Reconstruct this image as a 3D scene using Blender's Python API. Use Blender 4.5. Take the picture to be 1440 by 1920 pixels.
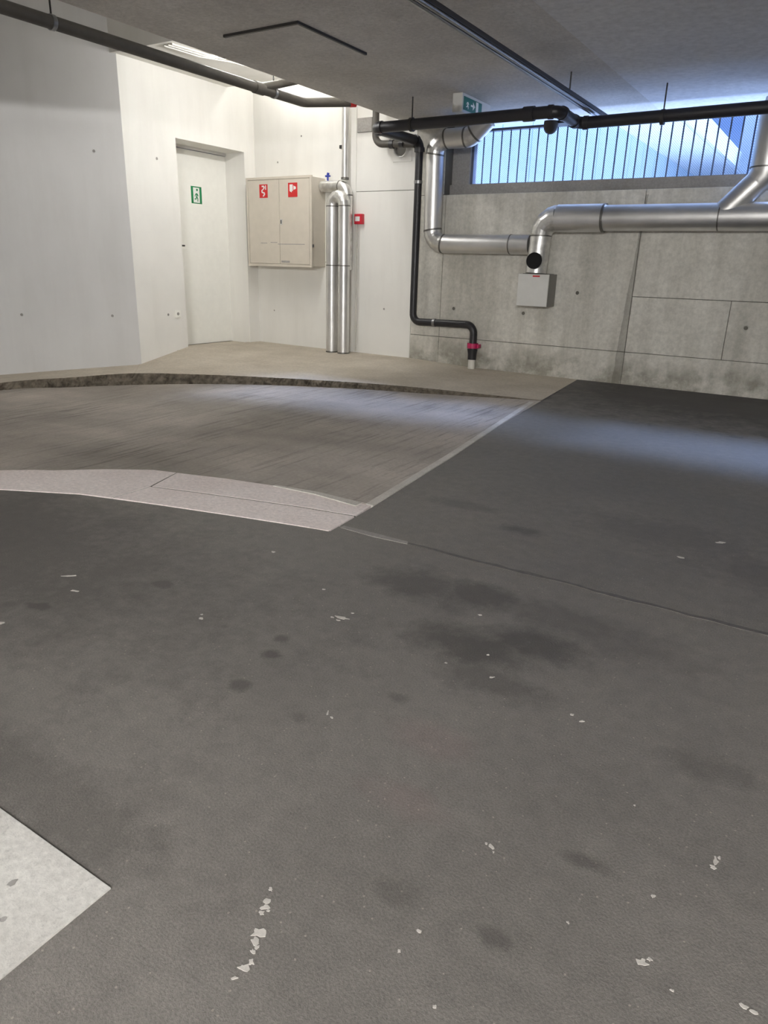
import bpy, bmesh, math, random
from mathutils import Vector, Matrix
random.seed(7)
for o in list(bpy.data.objects): bpy.data.objects.remove(o)
S = bpy.context.scene; C = S.collection

# ------------------------------------------------------------------ camera
R = Matrix(((0.845, 0.197, -0.498), (0.535, -0.263, 0.803), (0.027, -0.945, -0.327)))
fwd = Vector((R[0][2], R[1][2], R[2][2])).normalized()
down = Vector((R[0][1], R[1][1], R[2][1]))
down = (down - fwd * down.dot(fwd)).normalized()
right = down.cross(fwd)
cam_d = bpy.data.cameras.new('camera'); cam = bpy.data.objects.new('camera', cam_d); C.objects.link(cam)
M = Matrix.Identity(4)
for i in range(3):
    M[i][0] = right[i]; M[i][1] = -down[i]; M[i][2] = -fwd[i]
M[0][3], M[1][3], M[2][3] = 0.0, 0.0, 1.0
cam.matrix_world = M
cam_d.sensor_fit = 'VERTICAL'; cam_d.sensor_height = 36.0; cam_d.lens = 36.0 * 1330.0 / 1920.0
cam_d.clip_start = 0.02; cam_d.clip_end = 300
S.camera = cam

# ------------------------------------------------------------------ view / sky / sun
S.view_settings.view_transform = 'Standard'; S.view_settings.look = 'None'
S.view_settings.gamma = 1.0; S.view_settings.use_curve_mapping = False
S.view_settings.exposure = 0.0
W = bpy.data.worlds.new('sky'); S.world = W; W.use_nodes = True
bg = W.node_tree.nodes['Background']
bg.inputs[0].default_value = (0.15, 0.30, 0.82, 1); bg.inputs[1].default_value = 1.35
sun_d = bpy.data.lights.new('sun', 'SUN'); sun = bpy.data.objects.new('sun', sun_d); C.objects.link(sun)
sun_d.energy = 21.0; sun_d.angle = math.radians(13); sun_d.color = (0.40, 0.56, 1.0)
sdir = Vector((-0.30, -0.76, -0.635)).normalized()
sun.rotation_euler = sdir.to_track_quat('-Z', 'Y').to_euler(); sun.location = (3, 20, 18)

# slot lamp of the place, plus three unseen lamps added for fill: bare tube luminaires, built at the end of the script from this table
# (x, y, z, along_x, tube emission, label)
LAMPS = [(-5.2, 6.74, 3.05, True, 19.0, 'lit tube lamp hidden in the slot above the white back wall'),
         (-4.76, 5.55, 2.665, False, 98.0, 'unseen tube lamp added above the walkway behind the slab edge'),
         (0.6, -2.6, 2.20, False, 1010.0, 'unseen tube lamp added as fill under the ceiling behind the camera'),
         (1.5, -4.5, 2.20, True, 1480.0, 'unseen tube lamp added as fill under the ceiling near the rear wall')]

# ------------------------------------------------------------------ helpers
def lin(c):
    c /= 255.0
    return c / 12.92 if c <= 0.04045 else ((c + 0.055) / 1.055) ** 2.4
def rgb(r, g, b): return (lin(r), lin(g), lin(b), 1)

class NT:
    def __init__(s, name):
        s.m = bpy.data.materials.new(name); s.m.use_nodes = True; s.t = s.m.node_tree
        s.b = s.t.nodes['Principled BSDF']; s.n = s.t.nodes; s.l = s.t.links
        s.co = s.n.new('ShaderNodeNewGeometry').outputs['Position']
    def link(s, a, b): s.l.new(a, b)
    def mapping(s, scale=(1, 1, 1), rot=(0, 0, 0), loc=(0, 0, 0)):
        m = s.n.new('ShaderNodeMapping'); m.inputs['Scale'].default_value = scale
        m.inputs['Rotation'].default_value = rot; m.inputs['Location'].default_value = loc
        s.link(s.co, m.inputs[0]); return m.outputs[0]
    def noise(s, scale, detail=4, rough=0.55, vec=None, dist=0):
        n = s.n.new('ShaderNodeTexNoise'); n.inputs['Scale'].default_value = scale
        n.inputs['Detail'].default_value = detail; n.inputs['Roughness'].default_value = rough
        n.inputs['Distortion'].default_value = dist
        s.link(vec if vec is not None else s.co, n.inputs['Vector']); return n.outputs['Fac']
    def ramp(s, fac, stops):
        r = s.n.new('ShaderNodeValToRGB'); e = r.color_ramp.elements
        while len(e) < len(stops): e.new(0.5)
        for el, (p, c) in zip(e, stops):
            el.position = p; el.color = c if isinstance(c, tuple) else (c, c, c, 1)
        s.link(fac, r.inputs[0]); return r.outputs[0]
    def mix(s, fac, a, b, mode='MIX'):
        m = s.n.new('ShaderNodeMix'); m.data_type = 'RGBA'; m.blend_type = mode
        for sock, v in ((m.inputs[0], fac), (m.inputs[6], a), (m.inputs[7], b)):
            if hasattr(v, 'default_value'): s.link(v, sock)
            else: sock.default_value = v
        return m.outputs[2]
    def math(s, op, a, b=0.0, clamp=False):
        m = s.n.new('ShaderNodeMath'); m.operation = op; m.use_clamp = clamp
        for sock, v in ((m.inputs[0], a), (m.inputs[1], b)):
            if hasattr(v, 'default_value'): s.link(v, sock)
            else: sock.default_value = v
        return m.outputs[0]
    def blob(s, cx, cy, rx, ry, wob, power=1.0, rot=0.0):
        """soft irregular patch on a floor: 1 inside, 0 outside"""
        mp = s.n.new('ShaderNodeMapping'); mp.vector_type = 'TEXTURE'
        mp.inputs['Location'].default_value = (cx, cy, 0); mp.inputs['Scale'].default_value = (rx, ry, 1000)
        mp.inputs['Rotation'].default_value = (0, 0, rot)
        s.link(s.co, mp.inputs[0])
        ln = s.n.new('ShaderNodeVectorMath'); ln.operation = 'LENGTH'; s.link(mp.outputs[0], ln.inputs[0])
        d = s.math('ADD', ln.outputs['Value'], s.math('MULTIPLY', s.math('SUBTRACT', wob, 0.5), 2.2))
        r = s.n.new('ShaderNodeMapRange'); r.inputs['From Min'].default_value = 1.15; r.inputs['From Max'].default_value = 0.45
        s.link(d, r.inputs[0])
        return s.math('MULTIPLY', r.outputs[0], power)
    def color(s, c):
        if hasattr(c, 'default_value'): s.link(c, s.b.inputs['Base Color'])
        else: s.b.inputs['Base Color'].default_value = c
    def set(s, rough=0.6, metal=0.0, spec=0.5):
        if hasattr(rough, 'default_value'): s.link(rough, s.b.inputs['Roughness'])
        else: s.b.inputs['Roughness'].default_value = rough
        s.b.inputs['Metallic'].default_value = metal; s.b.inputs['Specular IOR Level'].default_value = spec
    def bump(s, h, strength=0.3, dist=0.01):
        b = s.n.new('ShaderNodeBump'); b.inputs['Strength'].default_value = strength; b.inputs['Distance'].default_value = dist
        s.link(h, b.inputs['Height']); s.link(b.outputs[0], s.b.inputs['Normal'])

def simple(name, c, rough=0.5, metal=0.0, var=0.08, scale=14, spec=0.5, bump=0.05):
    t = NT(name); n = t.noise(scale, 4)
    lo = tuple(v * (1 - var) for v in c[:3]) + (1,); hi = tuple(min(1, v * (1 + var)) for v in c[:3]) + (1,)
    t.color(t.ramp(n, [(0.3, lo), (0.7, hi)])); t.set(rough, metal, spec)
    if bump: t.bump(t.noise(scale * 6, 3), bump, 0.004)
    return t.m

def concrete(name, dark, light, scale=1.6, streak=0.0, speck=0.0, rough=0.85, stain=None, bump=0.25):
    t = NT(name)
    a = t.noise(scale, 6, 0.62); base = t.ramp(a, [(0.3, dark), (0.72, light)])
    f = t.noise(scale * 26, 4, 0.7)
    base = t.mix(0.35, base, t.ramp(f, [(0.3, (0.55, 0.55, 0.55, 1)), (0.7, (1.3, 1.3, 1.3, 1))]), 'MULTIPLY')
    if streak:
        v = t.mapping((7, 7, 0.5)); s_ = t.noise(1.0, 5, 0.6, v)
        base = t.mix(streak, base, t.ramp(s_, [(0.35, (0.6, 0.59, 0.55, 1)), (0.6, (1.08, 1.08, 1.08, 1))]), 'MULTIPLY')
    if speck:
        k = t.noise(scale * 55, 2, 0.5)
        base = t.mix(speck, base, t.ramp(k, [(0.28, (0.4, 0.4, 0.4, 1)), (0.4, (1, 1, 1, 1))]), 'MULTIPLY')
    if stain: base = stain(t, base)
    t.color(base); t.set(rough, 0, 0.3); t.bump(f, bump, 0.006)
    return t.m

# ------------------------------------------------------------------ materials
def paint_white(name, c, joint=False):
    t = NT(name); n = t.noise(0.9, 5); d = tuple(v * 0.90 for v in c[:3]) + (1,)
    base = t.ramp(n, [(0.3, d), (0.65, c)])
    v = t.mapping((3, 3, 0.4)); s_ = t.noise(1.5, 5, 0.6, v)
    base = t.mix(0.22, base, t.ramp(s_, [(0.3, (0.78, 0.77, 0.74, 1)), (0.55, (1.03, 1.03, 1.03, 1))]), 'MULTIPLY')
    t.color(base); t.set(0.75, 0, 0.25); t.bump(t.noise(30, 4), 0.10, 0.004)
    return t.m
M_WHITE = paint_white('white_wall_paint', rgb(236, 234, 228))
M_GREYWHITE = paint_white('grey_white_wall_paint', rgb(216, 215, 213))
M_CEIL = concrete('rough_ceiling_concrete', rgb(184, 180, 174), rgb(216, 212, 206), 1.3, speck=0.35, bump=0.5)
M_CEIL2 = concrete('smooth_ceiling_concrete', rgb(204, 203, 202), rgb(214, 213, 212), 0.8, bump=0.12)
def wallstain(t, base):
    # damp run below the pour joint and grime along the foot of the wall
    sep = t.n.new('ShaderNodeSeparateXYZ'); t.link(t.co, sep.inputs[0])
    w = t.noise(5, 3); z = sep.outputs[2]
    foot = t.math('ADD', z, t.math('MULTIPLY', t.math('SUBTRACT', w, 0.5), 0.35))
    r = t.n.new('ShaderNodeMapRange'); r.inputs['From Min'].default_value = 0.26; r.inputs['From Max'].default_value = 0.10
    t.link(foot, r.inputs[0])
    patch = t.ramp(t.noise(3.2, 5, 0.65), [(0.42, 0.0), (0.58, 1.0)])
    f = t.math('MULTIPLY', r.outputs[0], t.math('MULTIPLY', patch, 0.6))
    base = t.mix(f, base, rgb(104, 100, 84))
    # run of damp: thin line near x=-1.72, wider lower down
    cx = t.math('ADD', sep.outputs[0], t.math('MULTIPLY', z, -0.035))
    dx = t.math('ABSOLUTE', t.math('ADD', cx, 1.757))
    wid = t.n.new('ShaderNodeMapRange'); wid.inputs['From Min'].default_value = 1.5; wid.inputs['From Max'].default_value = 0.3
    wid.inputs['To Min'].default_value = 0.012; wid.inputs['To Max'].default_value = 0.036; t.link(z, wid.inputs[0])
    dd = t.math('ADD', dx, t.math('MULTIPLY', t.math('SUBTRACT', t.noise(9, 4, 0.6), 0.5), 0.03))
    run = t.math('LESS_THAN', dd, wid.outputs[0]); lim = t.math('LESS_THAN', z, 1.66)
    return t.mix(t.math('MULTIPLY', t.math('MULTIPLY', run, lim), 0.42), base, rgb(92, 88, 78))
M_CONC = concrete('fair_faced_concrete', rgb(184, 181, 172), rgb(218, 215, 206), 1.1, streak=0.42, stain=wallstain)
M_CORE = simple('wall_core_concrete', rgb(96, 93, 86), 0.9)
M_SILL = concrete('sill_concrete', rgb(140, 136, 132), rgb(168, 165, 160), 2.0)
M_WALK = concrete('walkway_concrete', rgb(176, 166, 150), rgb(205, 196, 181), 1.5, speck=0.1)
M_KERB = concrete('broken_kerb_concrete', rgb(74, 67, 56), rgb(150, 140, 125), 14, speck=0.5, bump=0.8)
M_KSLAB = concrete('kerb_slab_concrete', rgb(232, 219, 214), rgb(248, 239, 235), 2.2, speck=0.08)
M_EDGE = concrete('pale_edging_concrete', rgb(190, 186, 178), rgb(220, 216, 208), 5)

def ramp_mat():
    t = NT('grooved_ramp_concrete')
    a = t.noise(1.1, 6, 0.6)
    base = t.ramp(a, [(0.28, rgb(146, 139, 132)), (0.7, rgb(192, 183, 173))])
    tyre = t.noise(1.0, 4, 0.5, t.mapping((0.35, 1.5, 1), (0, 0, math.radians(-28))))
    base = t.mix(0.75, base, t.ramp(tyre, [(0.36, (0.66, 0.645, 0.62, 1)), (0.62, (1.12, 1.11, 1.09, 1))]), 'MULTIPLY')
    # tamped grooves across the ramp
    wv = t.noise(1.0, 5, 0.7, t.mapping((30, 1.3, 1), (0, 0, math.radians(8))))
    gr = t.ramp(wv, [(0.40, 1.0), (0.47, 0.0)])
    msk = t.ramp(t.noise(1.3, 3), [(0.38, 0.15), (0.6, 1.0)])
    g = t.math('MULTIPLY', gr, msk)
    base = t.mix(t.math('MULTIPLY', g, 0.5), base, rgb(70, 65, 58))
    f = t.noise(60, 3); base = t.mix(0.3, base, t.ramp(f, [(0.3, (0.6, 0.6, 0.6, 1)), (0.7, (1.25, 1.25, 1.25, 1))]), 'MULTIPLY')
    t.color(base); t.set(0.62, 0, 0.4)
    h = t.math('SUBTRACT', t.math('MULTIPLY', f, 0.3), g); t.bump(h, 0.4, 0.006)
    return t.m
M_RAMP = ramp_mat()

def asphalt_mat():
    t = NT('worn_asphalt')
    a = t.noise(0.9, 6, 0.6); base = t.ramp(a, [(0.28, rgb(100, 97, 93)), (0.72, rgb(125, 121, 116))])
    f = t.noise(210, 3, 0.7)
    base = t.mix(0.55, base, t.ramp(f, [(0.30, (0.55, 0.55, 0.55, 1)), (0.68, (1.35, 1.34, 1.32, 1))]), 'MULTIPLY')
    m = t.noise(22, 4, 0.65)
    base = t.mix(0.35, base, t.ramp(m, [(0.32, (0.7, 0.7, 0.7, 1)), (0.66, (1.22, 1.22, 1.2, 1))]), 'MULTIPLY')
    # pale aggregate grains
    vo = t.n.new('ShaderNodeTexVoronoi'); vo.inputs['Scale'].default_value = 85; t.link(t.co, vo.inputs['Vector'])
    gsel = t.n.new('ShaderNodeSeparateColor'); t.link(vo.outputs['Color'], gsel.inputs[0])
    grain = t.math('MULTIPLY', t.math('LESS_THAN', vo.outputs['Distance'], 0.17), t.math('GREATER_THAN', gsel.outputs[0], 0.90))
    base = t.mix(t.math('MULTIPLY', grain, 0.5), base, rgb(170, 163, 150))
    # oil marks where cars stood, dark patches by the floor marking, and painted shade
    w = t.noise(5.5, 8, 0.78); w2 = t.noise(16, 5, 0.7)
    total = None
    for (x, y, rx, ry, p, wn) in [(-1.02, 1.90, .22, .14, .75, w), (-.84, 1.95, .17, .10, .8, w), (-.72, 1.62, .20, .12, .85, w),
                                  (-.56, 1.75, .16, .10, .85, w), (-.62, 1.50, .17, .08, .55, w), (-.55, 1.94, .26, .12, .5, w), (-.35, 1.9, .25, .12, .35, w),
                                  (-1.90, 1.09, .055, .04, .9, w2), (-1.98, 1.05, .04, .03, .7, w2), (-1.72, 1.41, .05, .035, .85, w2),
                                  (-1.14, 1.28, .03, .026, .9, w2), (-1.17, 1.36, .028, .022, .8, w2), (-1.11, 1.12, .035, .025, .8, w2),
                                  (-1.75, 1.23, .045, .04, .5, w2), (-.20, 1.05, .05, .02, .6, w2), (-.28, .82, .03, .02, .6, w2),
                                  (-2.3, 1.1, .1, .06, .6, w), (-2.7, 1.30, 1.5, .60, .6, w), (-.9, 6.5, 1.9, 1.2, 1.2, w), (1.5, 6.5, 1.9, 1.2, 1.2, w),  (-.95, 2.6, .09, .05, .7, w2), (-1.3, 2.75, .2, .06, .4, w), (-.05, 1.45, .12, .05, .4, w),  # broad blobs are shade painted in by the left kerb and concrete wall
                                  (-1.02, .40, .15, .45, .35, w), (-1.2, .62, .5, .10, .45, w), (-.45, 2.9, .4, .2, .35, w), (.05, 2.7, .4, .2, .45, w),  # first two darken the asphalt round the white marking
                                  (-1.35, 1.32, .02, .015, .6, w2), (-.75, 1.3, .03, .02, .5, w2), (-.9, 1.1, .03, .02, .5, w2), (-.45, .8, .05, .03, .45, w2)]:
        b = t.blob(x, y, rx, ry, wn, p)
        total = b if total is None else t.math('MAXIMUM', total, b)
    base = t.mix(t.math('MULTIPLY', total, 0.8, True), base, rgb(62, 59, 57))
    # faint reddish rubbed marks
    red = t.math('MAXIMUM', t.blob(-.60, 1.20, .12, .07, w, .10), t.blob(-.55, 1.0, .10, .05, w, .10))
    base = t.mix(red, base, rgb(140, 104, 104))
    t.color(base)
    t.set(t.ramp(a, [(0.3, 0.52), (0.7, 0.66)]), 0, 0.4)
    t.bump(f, 0.35, 0.004)
    return t.m
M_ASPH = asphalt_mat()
M_SEAL = simple('bitumen_joint', rgb(84, 81, 78), 0.6, var=0.2, scale=40)
M_PAINT = concrete('white_road_paint', rgb(188, 185, 179), rgb(213, 211, 205), 3.0, speck=0.25, bump=0.2)
M_FLECK = simple('dried_paint_flecks', rgb(190, 186, 179), 0.8, var=0.15, scale=60)
M_BLACK = simple('black_drain_plastic', rgb(34, 33, 36), 0.42)
M_GREYPIPE = simple('grey_drain_plastic', rgb(74, 70, 64), 0.6)
M_STEEL = simple('galvanised_steel', rgb(150, 150, 150), 0.35, 0.9, 0.1, 30)
M_ROD = simple('dark_steel_rod', rgb(58, 56, 54), 0.5, 0.5)
def foil():
    t = NT('aluminium_cladding'); n = t.noise(3, 3)
    t.color(t.ramp(n, [(0.3, rgb(206, 205, 203)), (0.7, rgb(230, 229, 227))]))
    t.set(0.40, 0.92, 0.5); t.bump(t.noise(4, 2), 0.03, 0.01); return t.m
M_FOIL = foil()
def crinkle():
    t = NT('crinkled_aluminium_foil'); n = t.noise(18, 5)
    t.color(t.ramp(n, [(0.3, rgb(200, 199, 196)), (0.7, rgb(236, 235, 232))])); t.set(0.36, 0.92)
    t.bump(t.noise(14, 3, 0.5), 0.25, 0.015); return t.m
M_CRINKLE = crinkle()
M_SEAM = simple('cladding_seam', rgb(120, 118, 114), 0.45, 0.8)
M_HOLE = simple('unlit_hole_black', rgb(8, 7, 7), 0.9, var=0)
M_CAB = simple('cream_cabinet_steel', rgb(204, 196, 182), 0.45, var=0.03)
M_CABSIDE = M_CAB
M_DOOR = simple('white_door_paint', rgb(242, 241, 234), 0.5, var=0.02)
M_RED = simple('red_sign', rgb(196, 38, 40), 0.4, var=0.04)
M_REDBOX = simple('red_plastic', rgb(200, 40, 56), 0.35, var=0.04)
M_MAGENTA = simple('magenta_collar', rgb(178, 28, 84), 0.4)
M_SIGNW = simple('sign_white', rgb(232, 232, 228), 0.45, var=0.02)
M_GREEN = simple('escape_green', rgb(0, 122, 70), 0.4, var=0.04)
M_TEALSIGN = simple('escape_teal', rgb(20, 108, 96), 0.35, var=0.05)
M_BOXW = simple('light_grey_steel_box', rgb(206, 205, 200), 0.5, var=0.03)
M_BOXSIDE = simple('box_shade_grey', rgb(120, 117, 112), 0.5, var=0.03)  # darker than the cover, in place of shade on the box side
M_PVC = simple('white_pvc', rgb(214, 211, 202), 0.5)
M_BLUE = simple('blue_valve_handle', rgb(44, 58, 150), 0.4)
M_BAR = simple('grey_blue_steel_bar', rgb(96, 108, 130), 0.5, 0.2)
M_FRAME = simple('window_frame_steel', rgb(92, 98, 112), 0.5, 0.2)
M_TEAL = simple('teal_cladding', rgb(200, 216, 222), 0.6, var=0.04, scale=2)
M_SOFFIT = simple('grey_soffit', rgb(244, 244, 242), 0.7, var=0.02, scale=1)
M_FASCIA = simple('pale_fascia', rgb(246, 250, 246), 0.6, var=0.02, scale=1)
M_OUTWHITE = simple('white_render', rgb(250, 250, 248), 0.8, var=0.01, scale=1)
M_GROUND = simple('pale_yard_paving', rgb(240, 238, 230), 0.9, var=0.04, scale=3)
M_GLASS = simple('dark_far_window', rgb(96, 110, 126), 0.2, var=0.05)
def emis(name, c, s):
    t = NT(name); t.color(c); t.b.inputs['Emission Color'].default_value = c; t.b.inputs['Emission Strength'].default_value = s; t.set(0.4); return t.m

# ------------------------------------------------------------------ mesh helpers
ORG = {}
def link(name, bm, mat, parent=None, smooth=False):
    org = ORG.get(parent.name, Vector()) if parent else Vector()
    if org.length: bmesh.ops.translate(bm, vec=-org, verts=bm.verts)
    bmesh.ops.recalc_face_normals(bm, faces=bm.faces)
    me = bpy.data.meshes.new(name); bm.to_mesh(me); bm.free()
    if smooth:
        for p in me.polygons: p.use_smooth = True
        try: me.set_sharp_from_angle(angle=math.radians(35))
        except Exception: pass
    o = bpy.data.objects.new(name, me); C.objects.link(o); me.materials.append(mat)
    if parent: o.parent = parent; ORG[o.name] = org
    else: ORG[o.name] = Vector()
    return o
def tag(o, label, cat, group=None, kind=None):
    o['label'] = label; o['category'] = cat
    if group: o['group'] = group
    if kind: o['kind'] = kind
    return o
def thing(name, loc, label, cat, group=None, kind=None):
    o = bpy.data.objects.new(name, None); C.objects.link(o); o.location = loc; o.empty_display_size = 0.1
    ORG[o.name] = Vector(loc); return tag(o, label, cat, group, kind)
def nb(): return bmesh.new()
def box(bm, x0, x1, y0, y1, z0, z1, bev=0.0):
    vs = [bm.verts.new((x, y, z)) for x in (x0, x1) for y in (y0, y1) for z in (z0, z1)]
    fs = [bm.faces.new([vs[i] for i in f]) for f in ((0,1,3,2),(4,6,7,5),(0,4,5,1),(2,3,7,6),(0,2,6,4),(1,5,7,3))]
    if bev:
        es = {e for f in fs for e in f.edges}
        bmesh.ops.bevel(bm, geom=list(es), offset=bev, segments=2, affect='EDGES', profile=0.6)
    return bm
def B(*a, **k): return box(nb(), *a, **k)
def prism(bm, pts, z0, z1):
    lo = [bm.verts.new((p[0], p[1], p[2] + z0 if len(p) > 2 else z0)) for p in pts]
    hi = [bm.verts.new((p[0], p[1], p[2] + z1 if len(p) > 2 else z1)) for p in pts]
    n = len(pts); bm.faces.new(hi); bm.faces.new(lo[::-1])
    for i in range(n): bm.faces.new((lo[i], lo[(i+1) % n], hi[(i+1) % n], hi[i]))
    return bm
def ring_frame(d):
    d = d.normalized(); u = d.cross(Vector((0, 0, 1)))
    if u.length < 1e-4: u = Vector((1, 0, 0))
    u.normalize(); return u, d.cross(u)
def tube(bm, path, r, seg=20, cap=True):
    """sweep a circle along a path of points (mitred); r may be a list"""
    path = [Vector(p) for p in path]; n = len(path); rings = []
    t0 = (path[1] - path[0]).normalized(); u, v = ring_frame(t0)
    for i, p in enumerate(path):
        if i == 0: t = t0
        elif i == n - 1: t = (path[-1] - path[-2]).normalized()
        else: t = ((path[i] - path[i-1]).normalized() + (path[i+1] - path[i]).normalized()).normalized()
        u = (u - t * u.dot(t)).normalized(); v = t.cross(u)
        k = 1.0
        if 0 < i < n - 1:
            c = (path[i] - path[i-1]).normalized().dot(t); k = 1.0 / max(c, 0.5) if False else 1.0
        rr = r[i] if isinstance(r, (list, tuple)) else r
        rings.append([bm.verts.new(p + (u * math.cos(a) + v * math.sin(a)) * rr * k) for a in (2 * math.pi * j / seg for j in range(seg))])
    for a, b in zip(rings, rings[1:]):
        for j in range(seg): bm.faces.new((a[j], a[(j+1) % seg], b[(j+1) % seg], b[j]))
    if cap: bm.faces.new(rings[0][::-1]); bm.faces.new(rings[-1])
    return bm
def corner_arc(a, b, c, rad, n):
    a, b, c = Vector(a), Vector(b), Vector(c)
    d1 = (a - b).normalized(); d2 = (c - b).normalized(); ang = d1.angle(d2)
    tl = rad / math.tan(ang / 2); p1 = b + d1 * tl; p2 = b + d2 * tl
    cen = b + (d1 + d2).normalized() * (rad / math.sin(ang / 2))
    e1 = p1 - cen; e2 = p2 - cen; th = e1.angle(e2); out = []
    for i in range(n + 1):
        s = i / n; out.append(cen + (e1 * math.sin((1 - s) * th) + e2 * math.sin(s * th)) / math.sin(th))
    return out
def run(parent, pts, r, rad, mats, names=('section', 'elbow', 'seam'), n=6, seg=24, seams=True, seam_mat=None, seam_r=1.035):
    """a pipe run: straight sections and elbows are parts of their own, with a collar at each joint"""
    pts = [Vector(p) for p in pts]; cur = pts[0]; seam_mat = seam_mat or M_SEAM
    def collar(p, d):
        d = d.normalized(); w = r * 0.09 if seam_r < 1.1 else r * 0.42
        link(names[2], tube(nb(), [p - d * w, p + d * w], r * seam_r, seg), seam_mat, parent, True)
    for i in range(1, len(pts)):
        if i < len(pts) - 1:
            arc = corner_arc(pts[i-1], pts[i], pts[i+1], rad, n)
            if (arc[0] - cur).length > 1e-3: link(names[0], tube(nb(), [cur, arc[0]], r, seg), mats[0], parent, True)
            link(names[1], tube(nb(), arc, r * 1.002, seg), mats[1], parent, n > 8)
            if seams: collar(arc[0], arc[1] - arc[0]); collar(arc[-1], arc[-1] - arc[-2])
            cur = arc[-1]
        else:
            link(names[0], tube(nb(), [cur, pts[i]], r, seg), mats[0], parent, True)
def disc(bm, cen, nrm, r, h, seg=20):
    nrm = Vector(nrm).normalized(); cen = Vector(cen); return tube(bm, [cen, cen + nrm * h], r, seg)

# ================================================================== STRUCTURE
YW = 6.97; XS_ = -4.28
# ---- asphalt floor
edge = [(-2.13, 7.0), (-1.99, 5.44), (-1.72, 3.5), (-1.60, 2.49), (-1.575, 2.2)]
near_edge = [(-1.57, 2.13), (-1.70, 2.10), (-1.97, 2.04), (-2.34, 1.95), (-2.74, 1.84), (-3.08, 1.67), (-3.6, 1.30), (-4.0, 0.8), (-4.3, 0.0), (-4.4, -6.2)]
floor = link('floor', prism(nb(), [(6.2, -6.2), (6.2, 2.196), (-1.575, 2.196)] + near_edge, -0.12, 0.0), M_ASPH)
tag(floor, 'dark grey worn asphalt of the garage floor in the foreground', 'floor', kind='structure')
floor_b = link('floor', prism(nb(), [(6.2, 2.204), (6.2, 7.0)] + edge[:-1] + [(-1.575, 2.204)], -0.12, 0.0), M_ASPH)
tag(floor_b, 'dark asphalt bay between the ramp edge and the concrete wall', 'floor', kind='structure')
# sealed joint between the two pours: an uneven bitumen band
bm = nb(); prev = None; x = -1.25
L_, R_ = [], []
while x < 6.2:
    j = random.uniform(-.006, .006); w = random.uniform(.006, .013); L_.append((x, 2.2 + j - w)); R_.append((x, 2.2 + j + w)); x += .06
link('joint_seal', prism(bm, L_ + R_[::-1], -0.004, 0.0025), M_SEAL, floor_b)
link('joint_mortar', prism(nb(), [(-1.56, 2.185), (-1.40, 2.178), (-1.25, 2.19), (-1.26, 2.212), (-1.42, 2.214), (-1.56, 2.21)], -.004, .002), M_SILL, floor_b)
# white paint flecks and scrapes
def fleck(x, y, rx, ry, rot=0):
    n = 11; pts = []; rx *= .8; ry *= .8
    for i in range(n):
        a = 2 * math.pi * i / n; k = random.uniform(.4, 1.15)
        px, py = rx * k * math.cos(a), ry * k * math.sin(a)
        pts.append((x + px * math.cos(rot) - py * math.sin(rot), y + px * math.sin(rot) + py * math.cos(rot)))
    link('paint_fleck', prism(nb(), pts, -.002, .0012), M_FLECK, floor if y < 2.2 else floor_b)
for a in [(-0.595, 0.620, 0.02, 0.014, 0.4), (-0.589, 0.605, 0.012, 0.01, 0), (-0.623, 0.671, 0.009, 0.008, 0), (-0.617, 0.660, 0.01, 0.007, 0.5), (-0.633, 0.693, 0.006, 0.005, 0), (-0.615, 0.649, 0.006, 0.006, 0), (-0.580, 0.599, 0.008, 0.006, 0.2), (-0.574, 0.562, 0.012, 0.009, 0.3), (-0.570, 0.575, 0.008, 0.007, 0), (-0.580, 0.590, 0.006, 0.005, 0), (-0.574, 0.542, 0.01, 0.004, 0.9), (-0.609, 0.659, 0.005, 0.004, 0), (-1.106, 1.559, 0.03, 0.01, 0.2), (-1.132, 1.545, 0.01, 0.005, 0), (-1.096, 1.601, 0.008, 0.005, 0), (-1.106, 1.539, 0.01, 0.005, 0.2), (-2.017, 1.276, 0.045, 0.009, 0.75), (-1.901, 1.218, 0.022, 0.006, 0.3), (-1.609, 1.832, 0.012, 0.008, 0), (-1.443, 1.313, 0.012, 0.009, 0.2), (-1.459, 1.334, 0.006, 0.005, 0), (-1.268, 1.686, 0.009, 0.006, 0), (-0.362, 0.989, 0.013, 0.005, -0.5), (-0.371, 0.990, 0.005, 0.004, 0), (-0.008, 1.185, 0.006, 0.014, 0.3), (-0.010, 1.168, 0.007, 0.007, 0), (-0.004, 1.197, 0.004, 0.008, 0.4), (-0.071, 0.906, 0.012, 0.009, 0.2), (-0.064, 0.918, 0.006, 0.005, 0), (-0.384, 0.763, 0.006, 0.004, 0.2), (-0.393, 0.715, 0.004, 0.004, 0), (-0.305, 0.668, 0.005, 0.004, 0), (0.070, 0.916, 0.008, 0.007, 0), (0.084, 0.916, 0.01, 0.005, 0.3), (-0.023, 0.884, 0.005, 0.003, 0), (-0.251, 2.946, 0.028, 0.014, 0.3), (-0.353, 2.683, 0.02, 0.01, 0.2), (-0.771, 1.818, 0.009, 0.006, 0), (-0.853, 1.149, 0.004, 0.014, 0.5), (-0.834, 1.140, 0.007, 0.004, 0), (-0.651, 1.614, 0.006, 0.005, 0), (-0.727, 1.510, 0.006, 0.004, 0), (-0.370, 1.474, 0.009, 0.005, 0.5), (-0.343, 1.462, 0.01, 0.004, 0.6), (-0.596, 1.515, 0.01, 0.005, 0.8), (-0.352, 0.979, 0.003, 0.003, 0), (-0.167, 1.247, 0.003, 0.003, 0), (-0.190, 0.911, 0.004, 0.003, 0), (-0.085, 1.043, 0.005, 0.006, 0), (-1.886, 0.967, 0.012, 0.01, 0)]:
    fleck(*a)
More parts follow.
